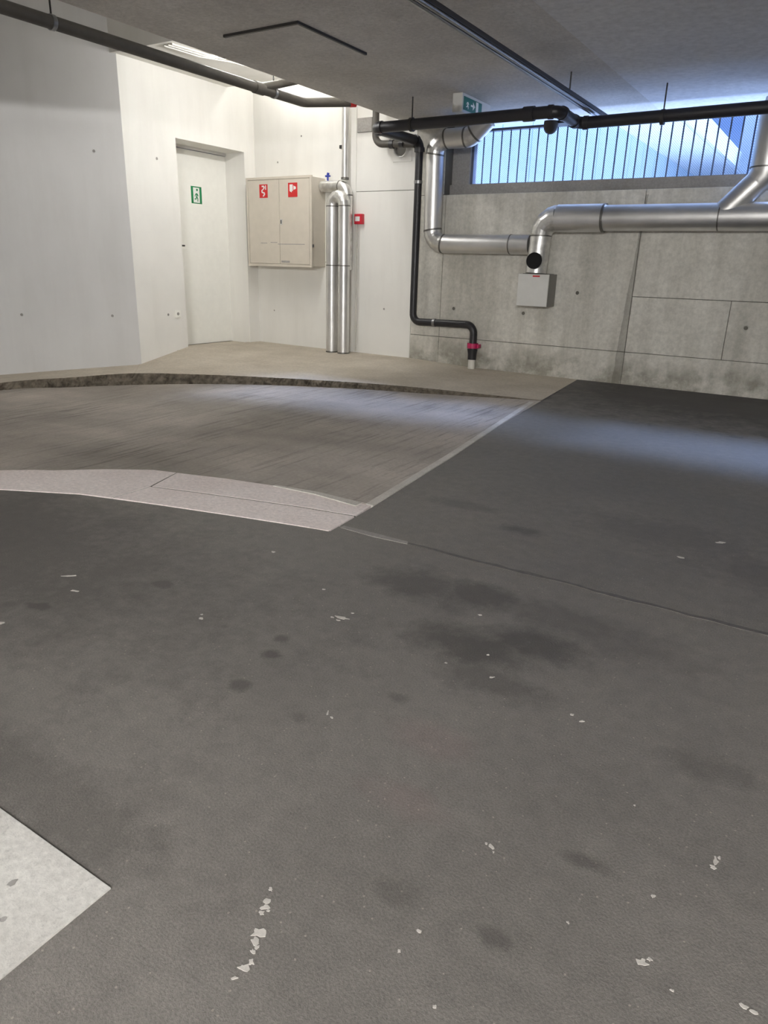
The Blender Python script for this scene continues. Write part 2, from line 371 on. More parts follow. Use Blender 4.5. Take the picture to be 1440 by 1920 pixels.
# ---- painted floor marking
mark = link('floor_marking', prism(nb(), [(-0.856, 0.545), (-2.2, 0.555), (-2.2, -1.4), (-0.842, -1.4)], -.002, .003), M_PAINT)
tag(mark, 'broad white painted floor marking with a sharp corner', 'marking', kind='structure')
for (x, y, rx, ry) in ((-.955, .405, .011, .008), (-.945, .412, .006, .007), (-1.0, .46, .007, .010)):
    link('stain', prism(nb(), [(x + rx * random.uniform(.6, 1.1) * math.cos(k * .7), y + ry * random.uniform(.6, 1.1) * math.sin(k * .7)) for k in range(9)], .002, .0036), M_SILL, mark)

# ---- ramp : loft between outer kerb foot and inner kerb
outer_b = [(-1.97, 5.55, 0.004), (-2.44, 5.40, 0.0), (-2.90, 5.32, -.015), (-3.85, 5.07, -.03), (-4.78, 4.69, -.06), (-5.56, 4.42, -.12), (-6.13, 4.14, -.17), (-6.62, 3.75, -.20), (-7.2, 2.9, -.30), (-7.5, 1.6, -.48), (-7.6, -.5, -.8), (-7.6, -6.2, -1.5)]
inner_b = [(-1.64, 2.50, 0.004), (-1.78, 2.50, 0.003), (-1.91, 2.505, .0), (-2.14, 2.47, -.004), (-2.40, 2.42, -.01), (-2.70, 2.36, -.02), (-3.00, 2.16, -.035), (-3.25, 1.96, -.045), (-3.65, 1.55, -.09), (-4.05, .95, -.2), (-4.30, 0.0, -.45), (-4.45, -6.2, -1.4)]
def dens(pts, n):
    out = []
    for i in range(len(pts) - 1):
        p0 = Vector(pts[max(i-1, 0)]); p1 = Vector(pts[i]); p2 = Vector(pts[i+1]); p3 = Vector(pts[min(i+2, len(pts)-1)])
        for k in range(n):
            t = k / n
            out.append(0.5 * ((2*p1) + (p2-p0)*t + (2*p0-5*p1+4*p2-p3)*t*t + (3*p1-p0-3*p2+p3)*t**3))
    out.append(Vector(pts[-1])); return out
def lerp_poly(pts, n):
    out = []
    for p, q in zip(pts, pts[1:]):
        for k in range(n): out.append(Vector(p).lerp(Vector(q), k / n))
    out.append(Vector(pts[-1])); return out
def loft(a, b, m, th=0.0):
    bm = nb(); rows = []
    for p, q in zip(a, b): rows.append([bm.verts.new(p.lerp(q, j / m)) for j in range(m + 1)])
    for r0, r1 in zip(rows, rows[1:]):
        for j in range(m): bm.faces.new((r0[j], r0[j+1], r1[j+1], r1[j]))
    if th:
        g = bmesh.ops.extrude_face_region(bm, geom=list(bm.faces))
        bmesh.ops.translate(bm, vec=(0, 0, -th), verts=[v for v in g['geom'] if isinstance(v, bmesh.types.BMVert)])
    return bm
OB, IB = dens(outer_b, 6), dens(inner_b, 6)
ramp = link('ramp_floor', loft(OB, IB, 12, 0.15), M_RAMP, None, True)
tag(ramp, 'curving grooved concrete ramp between the two kerbs', 'ramp', kind='structure')
# pale edging where the ramp meets the asphalt
ep = lerp_poly([(-1.60, 2.49, 0), (-1.72, 3.5, 0), (-1.99, 5.44, 0)], 8)
bm = nb(); prism(bm, [(p.x - .040, p.y) for p in ep] + [(p.x - .001, p.y) for p in ep[::-1]], -.02, .0055)
link('edging_strip', bm, M_EDGE, ramp)

# ---- outer walkway with kerb
wall_p = [(-2.13, 7.0, 0.0), (-3.25, 7.0, .008), (-4.05, 7.0, .042), (-5.2, 7.0, .048), (-6.28, 7.0, .058), (-6.28, 6.8, .06), (-6.28, 5.77, .078), (-6.28, 5.09, -.058), (-6.78, 4.57, -.110), (-7.25, 4.09, -.161), (-8.2, 3.12, -.27)]
kerb_t = [(-1.97, 5.56, .006), (-2.48, 5.48, .01), (-2.93, 5.37, .02), (-3.40, 5.24, .025), (-3.86, 5.08, .025), (-4.20, 4.98, .02), (-4.84, 4.75, .01), (-5.65, 4.51, -.03), (-6.19, 4.19, -.09), (-6.59, 3.76, -.13), (-7.05, 2.9, -.23)]
KT = dens(kerb_t, 8); WP = lerp_poly(wall_p, 8)
walk = link('walkway', loft(KT, WP, 8), M_WALK, None, True)
tag(walk, 'pale concrete walkway along the white walls and door', 'walkway', kind='structure')
link('door_step', B(-6.62, -6.24, 5.60, 6.86, -.1, .052), M_WALK, walk)
# hairline joint across the walkway
link('walkway_joint', prism(nb(), [(-6.24, 5.055, -.05), (-6.237, 5.06, -.05), (-5.657, 4.525, -.028), (-5.66, 4.52, -.028)], -.02, .0015), M_WALK, walk)
# chipped kerb face
bm = nb(); rows = []
def kerb_foot(p):
    best = min(OB, key=lambda q: (q.x - p.x) ** 2 + (q.y - p.y) ** 2); return best
cen = Vector((-3.2, 2.6))
for i in range(len(KT) * 4 - 3):
    k, f = divmod(i, 4)
    p = KT[k].lerp(KT[min(k + 1, len(KT) - 1)], f / 4.0)
    h = 0.085 * min(1.0, max(0.0, (-1.9 - p.x) / 2.6)) + .008
    d = (cen - Vector((p.x, p.y))).normalized()
    col = []
    for j in range(6):
        s = j / 5.0; am = 0.020 * min(1, h / .05)
        off = (0.0 if j in (0,) else random.uniform(-am, am * .8)) + s * .03
        col.append(bm.verts.new((p.x + d.x * off, p.y + d.y * off, p.z - s * (h + .02) + (random.uniform(.0, .002) * min(1, h / .05) if j == 0 else 0))))
    rows.append(col)
for a, b in zip(rows, rows[1:]):
    for j in range(5): bm.faces.new((a[j], a[j+1], b[j+1], b[j]))
kerb = link('kerb_face', bm, M_KERB, walk)
# ---- inner kerb slabs (three pieces with open joints)
inner = thing('inner_kerb', (-2.3, 2.2, 0), 'flat pale pinkish concrete kerb slabs at the inner edge of the ramp', 'kerb', kind='structure')
def shrink(pts, g=0.004):
    cx = sum(p[0] for p in pts) / len(pts); cy = sum(p[1] for p in pts) / len(pts)
    return pts
T0, T1 = -.10, .002
far_c = [(-1.612, 2.487), (-1.78, 2.49), (-1.91, 2.495), (-2.14, 2.46), (-2.40, 2.41), (-2.665, 2.335)]
mid_c = [(-1.592, 2.335), (-1.85, 2.29), (-2.10, 2.23), (-2.35, 2.17), (-2.585, 2.105)]
link('kerb_slab', prism(nb(), far_c + [(p[0], p[1] + .006) for p in mid_c[::-1]], T0, T1), M_KSLAB, inner)
link('kerb_slab', prism(nb(), [(p[0], p[1] - .006) for p in mid_c] + [(-2.585, 1.893), (-2.34, 1.955), (-1.97, 2.045), (-1.70, 2.105), (-1.575, 2.125)], T0, T1), M_KSLAB, inner)
link('kerb_slab', prism(nb(), [(-2.592, 2.10), (-2.672, 2.335), (-2.80, 2.30), (-3.00, 2.16), (-3.17, 2.0), (-3.25, 1.95), (-3.40, 1.82), (-3.66, 1.55), (-4.06, .95), (-4.3, 0), (-4.45, -2), (-4.40, -2), (-4.25, 0), (-3.97, .82), (-3.58, 1.32), (-3.07, 1.68), (-2.74, 1.845), (-2.592, 1.89)], T0, T1), M_KSLAB, inner)
link('slab_joint', prism(nb(), [(p[0], p[1] + .0058) for p in mid_c] + [(p[0], p[1] - .0058) for p in mid_c[::-1]], T0, T1 - .0015), M_CORE, inner)
link('slab_joint', prism(nb(), [(-2.5855, 1.9), (-2.5855, 2.105), (-2.6655, 2.335), (-2.6715, 2.335), (-2.5915, 2.10), (-2.5915, 1.9)], T0, T1 - .0015), M_CORE, inner)
link('white_edge_line', prism(nb(), [(-1.66, 2.49), (-1.91, 2.50), (-2.14, 2.465), (-2.14, 2.45), (-1.91, 2.465), (-1.66, 2.44)], T1 - .002, T1 + .004), M_EDGE, inner)
# ground below everything
sub = link('subfloor', B(-9, 6.4, -6.4, 7.4, -1.9, -1.75), M_CORE); tag(sub, 'dark concrete base below the floor and ramp', 'base', kind='structure')

# ---- back wall
OX0, OX1, OZ0, OZ1 = -3.72, 2.0, 1.69, 2.415
bm = nb()
box(bm, -9.0, 6.2, 6.985, 7.35, -1.9, OZ0)
box(bm, -6.6, XS_, 6.985, 7.35, OZ0, 3.7); box(bm, XS_, OX0, 6.985, 7.35, OZ0, 2.415)
box(bm, OX1, 6.2, 6.985, 7.35, OZ0, OZ1)
wb = link('wall_back', bm, M_CORE); tag(wb, 'fair-faced grey concrete back wall, its left end painted white', 'wall', kind='structure')
g = .0025
def panel(x0, x1, z0, z1, mat, y=YW):
    return link('panel', B(x0 + g, x1 - g, y, 6.99, z0 + g, z1 - g, bev=.003), mat, wb)
panel(-6.26, -4.80, -.15, 1.03, M_WHITE); panel(-6.26, -4.80, 1.03, 3.7, M_WHITE)
panel(-4.80, -4.05, -.15, 1.76, M_WHITE); panel(-4.80, -4.05, 1.76, 2.416, M_WHITE); panel(-4.80, -4.28, 2.416, 3.7, M_WHITE)
panel(-4.05, -3.69, -.15, .30, M_CONC); panel(-4.05, -3.69, .30, 1.705, M_CONC); panel(-4.05, -3.72, 1.705, 2.416, M_CONC)
for x0, x1 in ((-3.69, -1.71), (-1.71, .60), (.60, 2.9), (2.9, 6.2)): panel(x0, x1, -.15, .30, M_CONC)
panel(-3.69, -1.71, .30, 1.705, M_CONC)
panel(-1.71, -.87, .30, .80, M_CONC); panel(-.87, .6, .30, .80, M_CONC)
panel(-1.71, .6, .80, 1.705, M_CONC)
panel(.6, 2.9, .30, 1.705, M_CONC); panel(2.9, 6.2, .30, 1.705, M_CONC)
panel(2.0, 6.2, 1.705, 2.414, M_CONC)
# casing strip beside the clad pipes
link('casing_strip', B(-4.868, -4.797, 6.962, 6.975, .03, 3.6, bev=.003), M_WHITE, wb)
def tie(o, p, n, r, mat, rim):
    """formwork tie hole: a rim ring round a sunk plug"""
    n = Vector(n).normalized(); p = Vector(p); bm = nb(); u, v = ring_frame(n); seg = 14
    prof = [(r * 1.25, 0.0), (r * 1.15, .003), (r * .95, .003), (r * .8, .0005)]
    rings = [[bm.verts.new(p + n * h + (u * math.cos(2*math.pi*k/seg) + v * math.sin(2*math.pi*k/seg)) * q) for k in range(seg)] for q, h in prof]
    for a, b in zip(rings, rings[1:]):
        for k in range(seg): bm.faces.new((a[k], a[(k+1) % seg], b[(k+1) % seg], b[k]))
    link('tie_ring', bm, rim, o, True)
    link('tie_plug', disc(nb(), p - n * .001, n, r * .85, .0022, 14), mat, o)
for x, z in ((-2.224, .811), (-.72, .584), (-3.53, .60), (-2.75, .595), (-.02, .81), (.9, .58)):
    tie(wb, (x, YW, z), (0, -1, 0), .020, M_CORE, M_CONC)
for x, z in ((-6.0, .45), (-5.9, 2.1), (-4.40, .55), (-5.55, 2.35)):
    tie(wb, (x, YW, z), (0, -1, 0), .012, M_SILL, M_WHITE)
link('wall_patch', B(-4.785, -4.60, 6.955, 6.99, 2.335, 2.47, bev=.003), M_SILL, wb)  # raised grey patch on the white wall

# ---- door wall
bm = nb(); XD = -6.25
box(bm, -6.62, XD, 5.10, 5.765, -.8, 2.2); box(bm, -6.62, XD, 6.79, 6.99, -.5, 2.2); box(bm, -6.62, XD, 5.10, 6.99, 2.2, 3.7)
wd = link('wall_door', bm, M_WHITE); tag(wd, 'white painted wall with the deep door recess', 'wall', kind='structure')
for y, z in ((5.50, 1.973), (5.508, .44)): tie(wd, (XD, y, z), (1, 0, 0), .016, M_SILL, M_WHITE)
# ---- left wall at 45 degrees
d45 = Vector((-.703, -.711, 0)); n45 = Vector((.711, -.703, 0))
c0 = Vector((-6.25, 5.10, 0)); L45 = 3.2; c1 = c0 + d45 * L45
back = -n45 * .3
bm = nb(); prism(bm, [tuple(c0)[:2], tuple(c1)[:2], tuple(c1 + back)[:2], tuple(c0 + back)[:2]], -1.6, 3.45)
wl = link('wall_left', bm, M_GREYWHITE); tag(wl, 'greyish white painted angled wall at the left of the ramp', 'wall', kind='structure')
for s, z in ((.25, .441), (1.113, .441), (.277, 1.973), (1.14, 1.973)):
    p = c0 + d45 * s; tie(wl, (p.x, p.y, z), n45, .016, M_SILL, M_GREYWHITE)
# ---- off-frame enclosing walls
for nm, a, lb in (('wall_ramp_side', (-8.9, c1.x + .05, -6.4, c1.y + .1, -1.8, 3.45), 'white wall beside the lower ramp'),
              ('wall_rear', (-9, 6.4, -6.5, -6.2, -1.8, 3.45), 'white wall at the rear of the garage behind the camera'),
              ('wall_right', (6.2, 6.45, -6.5, 7.4, -.3, 3.0), 'white wall closing the right side of the garage')):
    tag(link(nm, B(*a), M_GREYWHITE), lb, 'wall', kind='structure')

# ---- ceiling
XS, ZC = -4.27, 2.42
ce = link('ceiling', B(XS, -1.82, -6.4, 7.60, ZC, 3.52), M_CEIL); tag(ce, 'rough grey concrete ceiling slab with a pale hatch plate', 'ceiling', kind='structure')
ce2 = link('ceiling', B(-1.82, 6.3, -6.4, 7.60, ZC - .004, 3.52), M_CEIL2); tag(ce2, 'smooth grey ceiling slab near the window', 'ceiling', kind='structure')
link('hatch_plate', B(-3.84, -3.245, 4.05, 4.79, ZC - .012, ZC + .01, bev=.002), M_CEIL, ce)
link('hatch_edge_shade', B(-3.86, -3.228, 4.030, 4.050, ZC - .016, ZC + .01), M_ROD, ce)  # dark strips put in for the shaded gap at the hatch edges
link('hatch_edge_shade', B(-3.245, -3.228, 4.050, 4.80, ZC - .016, ZC + .01), M_ROD, ce)
bm = box(nb(), -6.6, XS, 5.06, 6.55, 2.81, 3.5); box(bm, -9, XS, -6.4, 5.06, 3.4, 3.5)
ce3 = link('ceiling', bm, M_WHITE); tag(ce3, 'higher white painted ceiling over the ramp', 'ceiling', kind='structure')
bm = nb(); box(bm, -6.7, XS + .15, 6.45, 6.55, 3.5, 3.75); box(bm, -6.7, XS + .15, 6.45, 7.4, 3.7, 3.85); box(bm, XS, XS + .1, 6.45, 7.4, 3.52, 3.75)
ls = link('ceiling_light_slot', bm, M_WHITE); tag(ls, 'white lined light slot above the back wall', 'light slot', kind='structure')

# ---- window
win = thing('window_1', (-.8, 7.2, 1.70), 'wide low barred window opening with fine wire mesh under the ceiling', 'window', kind='structure')
link('sill_upstand', B(OX0, OX1, 7.10, 7.30, 1.68, 1.808), M_SILL, win)
link('side_panel', B(OX0, -3.525, 7.14, 7.30, 1.80, OZ1), M_SILL, win)
link('window_frame', B(-3.525, -3.500, 7.17, 7.23, 1.81, OZ1), M_FRAME, win)
link('window_frame', B(-3.50, OX1, 7.17, 7.23, 2.290, 2.312), M_FRAME, win)
link('window_frame', B(-3.50, OX1, 7.17, 7.23, 1.808, 1.818), M_FRAME, win)
bar_me = None; x = -3.412
while x < OX1 - .03:
    if bar_me is None:
        o = link('bar', tube(nb(), [(x, 7.2, 1.812), (x, 7.2, 2.305)], .0068, 8), M_BAR, win); bar_me = o; x0b = x
    else:
        o = bar_me.copy(); C.objects.link(o); o.location = (x - x0b, 0, 0)
    x += .0945
# woven wire mesh behind the bars
bm = nb(); p = .020; w = .0008; xa, xb, za, zb = -3.5, OX1, 1.815, 2.305; H = zb - za
def strip(x0, z0, x1, z1, y):
    dx, dz = x1 - x0, z1 - z0; l = math.hypot(dx, dz); ox, oz = -dz / l * w, dx / l * w
    q = [bm.verts.new((x0 + ox, y, z0 + oz)), bm.verts.new((x1 + ox, y, z1 + oz)), bm.verts.new((x1 - ox, y, z1 - oz)), bm.verts.new((x0 - ox, y, z0 - oz)),
         bm.verts.new((x0, y + 1.4 * w, z0)), bm.verts.new((x1, y + 1.4 * w, z1))]
    bm.faces.new((q[0], q[1], q[2], q[3])); bm.faces.new((q[1], q[0], q[4], q[5])); bm.faces.new((q[3], q[2], q[5], q[4]))
k = -int(H / p) - 1
while xa + k * p < xb:
    b0 = xa + k * p; t0 = max(0, xa - b0); t1 = min(H, xb - b0)
    if t1 > t0: strip(b0 + t0, za + t0, b0 + t1, za + t1, 7.212); strip(b0 + t0, zb - t0, b0 + t1, zb - t1, 7.214)
    k += 1
mesh = link('wire_mesh', bm, M_BAR, win); mesh['kind'] = 'stuff'

# ---- door
door = thing('door_1', (-6.57, 6.3, .06), 'white steel door set deep in the recess', 'door', kind='structure')
leaf = link('door_leaf', B(-6.60, -6.55, 5.62, 6.805, .058, 2.165, bev=.003), M_DOOR, door)
link('kick_panel', B(-6.552, -6.5475, 5.64, 6.79, .075, 1.13, bev=.0015), M_DOOR, leaf)
link('door_frame', B(-6.61, -6.535, 6.81, 6.86, .05, 2.21, bev=.003), M_BOXW, door)
link('door_frame', B(-6.61, -6.535, 5.6, 6.81, 2.17, 2.215, bev=.003), M_BOXW, door)
bm = nb(); box(bm, -6.55, -6.535, 5.972, 6.0, 1.10, 1.19, bev=.004)
link('lock_plate', bm, M_STEEL, door)
bm = nb(); tube(bm, [(-6.54, 5.985, 1.16), (-6.50, 5.985, 1.16), (-6.495, 6.0, 1.16), (-6.495, 6.03, 1.16)], .009, 10); link('door_handle', bm, M_ROD, door, True)

# ================================================================== OUTSIDE
yard = link('yard_ground', B(-9, 30, 7.35, 70, 1.2, 1.45), M_GROUND); tag(yard, 'pale paved yard outside the window', 'ground', kind='structure')
tb = thing('teal_building', (-6, 16, 1.45), 'teal clad building with a deep grey overhang outside the window', 'building')
y = 7.6
while y < 26.9:
    link('cladding_panel', B(-5.15, -5.0, y, min(y + 1.16, 26.97), 1.45, 4.0, bev=.01), M_TEAL, tb); y += 1.2
link('wall', B(-9, -5.05, 7.5, 27, 1.45, 4.0), M_TEAL, tb)
link('soffit', B(-9, -3.70, 7.5, 27.2, 4.0, 4.08), M_SOFFIT, tb)
link('fascia', B(-9, -3.65, 7.4, 27.3, 4.06, 4.52, bev=.01), M_FASCIA, tb)
wbld = thing('white_building', (0, 29, 1.45), 'sunlit white building at the far end of the yard', 'building')
link('wall', B(-4.06, 9, 28, 34, 1.45, 6.8), M_OUTWHITE, wbld)
link('low_wall', B(-14, -4.06, 28, 34, 1.45, 4.35), M_OUTWHITE, wbld)
for xx in (-1.5, 1.5, 4.5):
    for zz in (2.2, 4.6):
        wn = link('window', B(xx, xx + 1.2, 27.95, 28.1, zz, zz + 1.5, bev=.01), M_BOXW, wbld); link('pane', B(xx + .1, xx + 1.1, 27.94, 28.0, zz + .1, zz + 1.4), M_GLASS, wn)

# ================================================================== THINGS
# ---- silver ducts on the concrete wall
YD = 6.83
d1 = thing('ventilation_duct', (-3.77, YD, 1.24), 'narrower silver clad duct rising in the corner beside the black drain pipe', 'duct')
run(d1, [(-2.697, 6.86, 1.235), (-3.765, 6.86, 1.235), (-3.765, YD, 2.19), (-3.38, YD, 2.19), (-3.21, YD, 2.335)], .090, .13, (M_FOIL, M_CRINKLE), n=5)
link('seam', tube(nb(), [(-2.90, 6.86, 1.235), (-2.89, 6.86, 1.235)], .093, 24), M_SEAM, d1, True)
d2 = thing('ventilation_duct', (-2.0, YD, 1.46), 'thick silver clad duct along the concrete wall, bending down to the grey box', 'duct')
link('section', tube(nb(), [(-2.00, YD, 1.462), (3.0, YD, 1.462)], .108, 28), M_FOIL, d2, True)
link('sleeve', tube(nb(), [(-2.44, YD, 1.462), (-2.01, YD, 1.462)], .119, 28), M_FOIL, d2, True)
arc = corner_arc((-2.0, YD, 1.462), (-2.585, YD, 1.462), (-2.60, YD, .98), .15, 4)
link('elbow', tube(nb(), arc, [.119, .114, .108, .102, .098], 28), M_CRINKLE, d2)
link('seam', tube(nb(), [arc[-1], arc[-1] - Vector((0, 0, .012))], .101, 28), M_SEAM, d2, True)
link('seam', tube(nb(), [(-2.02, YD, 1.462), (-2.0, YD, 1.462)], .122, 28), M_SEAM, d2, True)
link('seam', tube(nb(), [(-1.06, YD, 1.462), (-1.05, YD, 1.462)], .110, 28), M_SEAM, d2, True)
link('drop_section', tube(nb(), [arc[-1], (-2.60, YD - .01, .98)], [.098, .098], 28), M_CRINKLE, d2, True)
sp = Vector((-2.60, YD - .01, 1.085)); sd = Vector((.16, -.98, .03)).normalized()
stub = link('open_spigot', tube(nb(), [sp, sp + sd * .135], .074, 28, cap=False), M_FOIL, d2, True)
link('spigot_mouth_shade', disc(nb(), sp + sd * .12, sd, .0735, .012, 28), M_HOLE, stub)  # black disc stands in for the unlit inside of the spigot
link('branch_section', tube(nb(), [(-1.05, YD, 1.47), (-.80, YD, 1.74)], .098, 28), M_FOIL, d2, True)
link('branch_elbow', tube(nb(), [(-.82, YD, 1.715), (-.785, YD, 1.76), (-.775, YD, 1.82)], [.103, .112, .118], 28), M_FOIL, d2, True)
link('riser_section', tube(nb(), [(-.775, YD, 1.82), (-.775, YD, 2.14), (-.765, YD, 2.20), (-.75, YD, 2.30)], [.116, .116, .118, .118], 28), M_FOIL, d2, True)
link('seam', tube(nb(), [(-.775, YD, 1.815), (-.775, YD, 1.826)], .121, 28), M_SEAM, d2, True)
# ---- grey box under the duct
bx = thing('control_box', (-2.59, 6.86, .675), 'light grey metal box on the concrete wall under the silver duct', 'box')
link('housing', B(-2.745, -2.44, 6.765, 6.972, .675, .972, bev=.006), M_BOXSIDE, bx)
link('front_cover', B(-2.745, -2.44, 6.748, 6.764, .677, .970, bev=.004), M_BOXW, bx)
link('red_label', B(-2.60, -2.53, 6.7465, 6.750, .945, .958), M_RED, bx)
link('collar_flange', B(-2.71, -2.47, 6.77, 6.96,   .966, .975), M_ROD, bx)

# ---- black drain pipe in the corner and under the ceiling
dp = thing('drain_pipe', (-3.22, 6.85, 0.02), 'long black drain pipe rising from the floor and running under the ceiling', 'pipe')
pr = .038
run(dp, [(-3.235, 6.87, .20), (-3.235, 6.87, .455), (-3.965, 6.87, .445), (-3.965, 6.87, 2.13)], pr, .085, (M_BLACK, M_BLACK), n=10, seams=False, names=('section', 'bend', 'socket'))
run(dp, [(-3.965, 6.87, 2.12), (-3.965, 6.87, 2.19), (-4.03, 6.12, 2.20), (-2.26, 6.12, 2.205), (-2.24, 6.52, 2.180), (2.5, 6.52, 2.215)], .046, .075, (M_BLACK, M_BLACK), n=9, seams=True, seam_mat=M_BLACK, seam_r=1.15, names=('section', 'bend', 'socket'))
link('socket', tube(nb(), [(-2.56, 6.12, 2.204), (-2.47, 6.12, 2.204)], .056, 24), M_BLACK, dp, True)
link('foot', tube(nb(), [(-3.235, 6.87, .003), (-3.235, 6.87, .115)], .036, 20), M_PVC, dp, True)
link('coupling', tube(nb(), [(-3.235, 6.87, .105), (-3.235, 6.87, .16), (-3.235, 6.87, .21)], [.044, .044, .054], 24), M_BLACK, dp, True)
rc = link('collar', tube(nb(), [(-3.235, 6.87, .222), (-3.235, 6.87, .272)], .058, 24), M_MAGENTA, dp, True); rc['label'] = 'magenta red screw collar'
link('collar_lug', B(-3.175, -3.155, 6.84, 6.90, .228, .266, bev=.004), M_MAGENTA, rc)
def clamp(parent, p, axis, r, rod_to=None, mat=None):
    p = Vector(p); a = Vector(axis).normalized()
    k = link('pipe_clamp', tube(nb(), [p - a * .014, p + a * .014], r * 1.14, 20), mat or M_STEEL, parent, True)
    if rod_to is not None:
        link('hanger_rod', tube(nb(), [p, Vector(rod_to)], .006, 8), M_ROD, k, True)
clamp(dp, (-3.70, 6.87, .449), (1, 0, 0), pr, (-3.70, 6.97, .449))
clamp(dp, (-3.965, 6.87, 1.82), (0, 0, 1), pr, (-4.05, 6.97, 1.82))
clamp(dp, (-3.62, 6.12, 2.201), (1, 0, 0), .05, (-3.62, 6.12, 2.425), M_ROD)
clamp(dp, (-1.55, 6.52, 2.178), (1, 0, 0), .05, (-1.55, 6.52, 2.42), M_ROD)
# branch coming down from the void
run(dp, [(-4.45, 6.80, 2.80), (-4.45, 6.80, 2.185), (-4.0, 6.83, 2.165)], .034, .09, (M_GREYPIPE, M_GREYPIPE), n=10, seams=False, names=('branch_section', 'branch_bend', 'socket'))
for xx in (-4.28, -4.16): link('socket', tube(nb(), [(xx, 6.812, 2.177), (xx + .045, 6.815, 2.175)], .042, 20), M_BLACK, dp, True)

# ---- dark pipe along the slab edge
lp = thing('overhead_pipe', (-4.62, 4.0, 2.39), 'dark grey pipe hung along the edge of the ceiling above the ramp', 'pipe')
run(lp, [(-4.6, -2.0, 2.385), (-4.6, 5.82, 2.40), (-4.30, 6.19, 2.445)], .040, .12, (M_GREYPIPE, M_GREYPIPE), n=9, seams=False, names=('section', 'bend', 'socket'))
link('socket', tube(nb(), [(-4.6, 5.15, 2.399), (-4.6, 5.26, 2.399)], .048, 22), M_GREYPIPE, lp, True)
run(lp, [(-4.6, 5.20, 2.40), (-4.56, 5.45, 2.475), (-4.40, 5.66, 2.55)], .032, .10, (M_GREYPIPE, M_GREYPIPE), n=5, seams=False, names=('branch_section', 'branch_bend', 'socket'))
link('end_cap', tube(nb(), [(-4.325, 6.16, 2.441), (-4.29, 6.203, 2.447)], .043, 20), M_RED, lp, True)
clamp(lp, (-4.6, 3.28, 2.395), (0, 1, 0), .040, (-4.6, 3.28, 2.82)); clamp(lp, (-4.6, 5.40, 2.40), (0, 1, 0), .040, (-4.6, 5.40, 2.82)); clamp(lp, (-4.6, 1.2, 2.392), (0, 1, 0), .040, (-4.6, 1.2, 2.82))
# ---- cable trunking on the higher ceiling
ct = thing('cable_loop', (-5.4, 5.7, 2.80), 'loose pale cables looping along the white ceiling near the door', 'cable')
for k in range(3):
    link('cable', tube(nb(), [(-5.60 + .05 * k, 5.10, 2.80), (-5.52 + .06 * k, 5.45, 2.782), (-5.42 + .1 * k, 5.75, 2.795), (-5.36 + .14 * k, 6.2, 2.80)], .008, 8), M_PVC, ct, True)
    link('cable_clip', B(-5.435 + .06 * k, -5.405 + .06 * k, 5.59, 5.61, 2.786, 2.808), M_SILL, ct)

# ---- double rail under the ceiling
rl = thing('ceiling_rail', (-2.115, 2.5, 2.25), 'dark double conduit rail hung diagonally across the ceiling', 'rail')
link('channel', B(-2.148, -2.082, -3, 6.86, 2.258, 2.286, bev=.003), M_ROD, rl)
for dx in (-.018, .018): link('conduit', tube(nb(), [(-2.115 + dx, -3, 2.25), (-2.115 + dx, 6.88, 2.25)], .0115, 12), M_STEEL, rl, True)
for yy in (.4, 3.0, 5.9): link('hanger_rod', tube(nb(), [(-2.115, yy, 2.28), (-2.115, yy, 2.425)], .006, 8), M_ROD, rl, True)

# ---- emergency exit light box on the ceiling
ex = thing('exit_light', (-3.185, 6.5, 2.42), 'long white emergency light box with a green escape panel under the ceiling', 'exit sign')
link('housing', B(-3.235, -3.14, 6.14, 6.72, 2.272, 2.4195, bev=.006), M_BOXW, ex)
sg = link('escape_panel', B(-3.141, -3.136, 6.165, 6.52, 2.292, 2.395), M_TEALSIGN, ex)
def polyX(x, pts, th=.002): # small flat glyph on a face looking to +x; pts in (y,z)
    bm = nb(); a = [bm.verts.new((x, p[0], p[1])) for p in pts]; b = [bm.verts.new((x + th, p[0], p[1])) for p in pts]
    bm.faces.new(b); bm.faces.new(a[::-1])
    for i in range(len(pts)): bm.faces.new((a[i], a[(i+1) % len(pts)], b[(i+1) % len(pts)], b[i]))
    return bm
def polyY(y, pts, th=.002):
    bm = nb(); a = [bm.verts.new((p[0], y, p[1])) for p in pts]; b = [bm.verts.new((p[0], y - th, p[1])) for p in pts]
    bm.faces.new(b); bm.faces.new(a[::-1])
    for i in range(len(pts)): bm.faces.new((a[i], a[(i+1) % len(pts)], b[(i+1) % len(pts)], b[i]))
    return bm
# running figure, arrow and door opening of the panel (unit square 0..1)
RUN = [(.48, .70), (.58, .68), (.74, .52), (.68, .47), (.57, .57), (.54, .45), (.68, .28), (.64, .06), (.55, .07), (.57, .25), (.46, .36), (.36, .20), (.12, .20), (.12, .28), (.30, .29), (.40, .48), (.42, .60), (.30, .56), (.22, .42), (.15, .45), (.24, .62), (.40, .70)]
def glyphX(x, y0, y1, z0, z1, pts): return polyX(x, [(y0 + (y1 - y0) * a, z0 + (z1 - z0) * b) for a, b in pts])
def headX(x, cy, cz, r): return polyX(x, [(cy + r * math.cos(2*math.pi*k/12), cz + r * math.sin(2*math.pi*k/12)) for k in range(12)])
link('running_figure', glyphX(-3.136, 6.20, 6.28, 2.302, 2.385, RUN), M_SIGNW, sg)
link('arrow', glyphX(-3.136, 6.30, 6.38, 2.30, 2.388, [(0, .42), (.5, .42), (.5, .15), (1, .5), (.5, .85), (.5, .58), (0, .58)]), M_SIGNW, sg)
link('door_opening', B(-3.136, -3.134, 6.40, 6.445, 2.300, 2.388), M_SIGNW, sg)

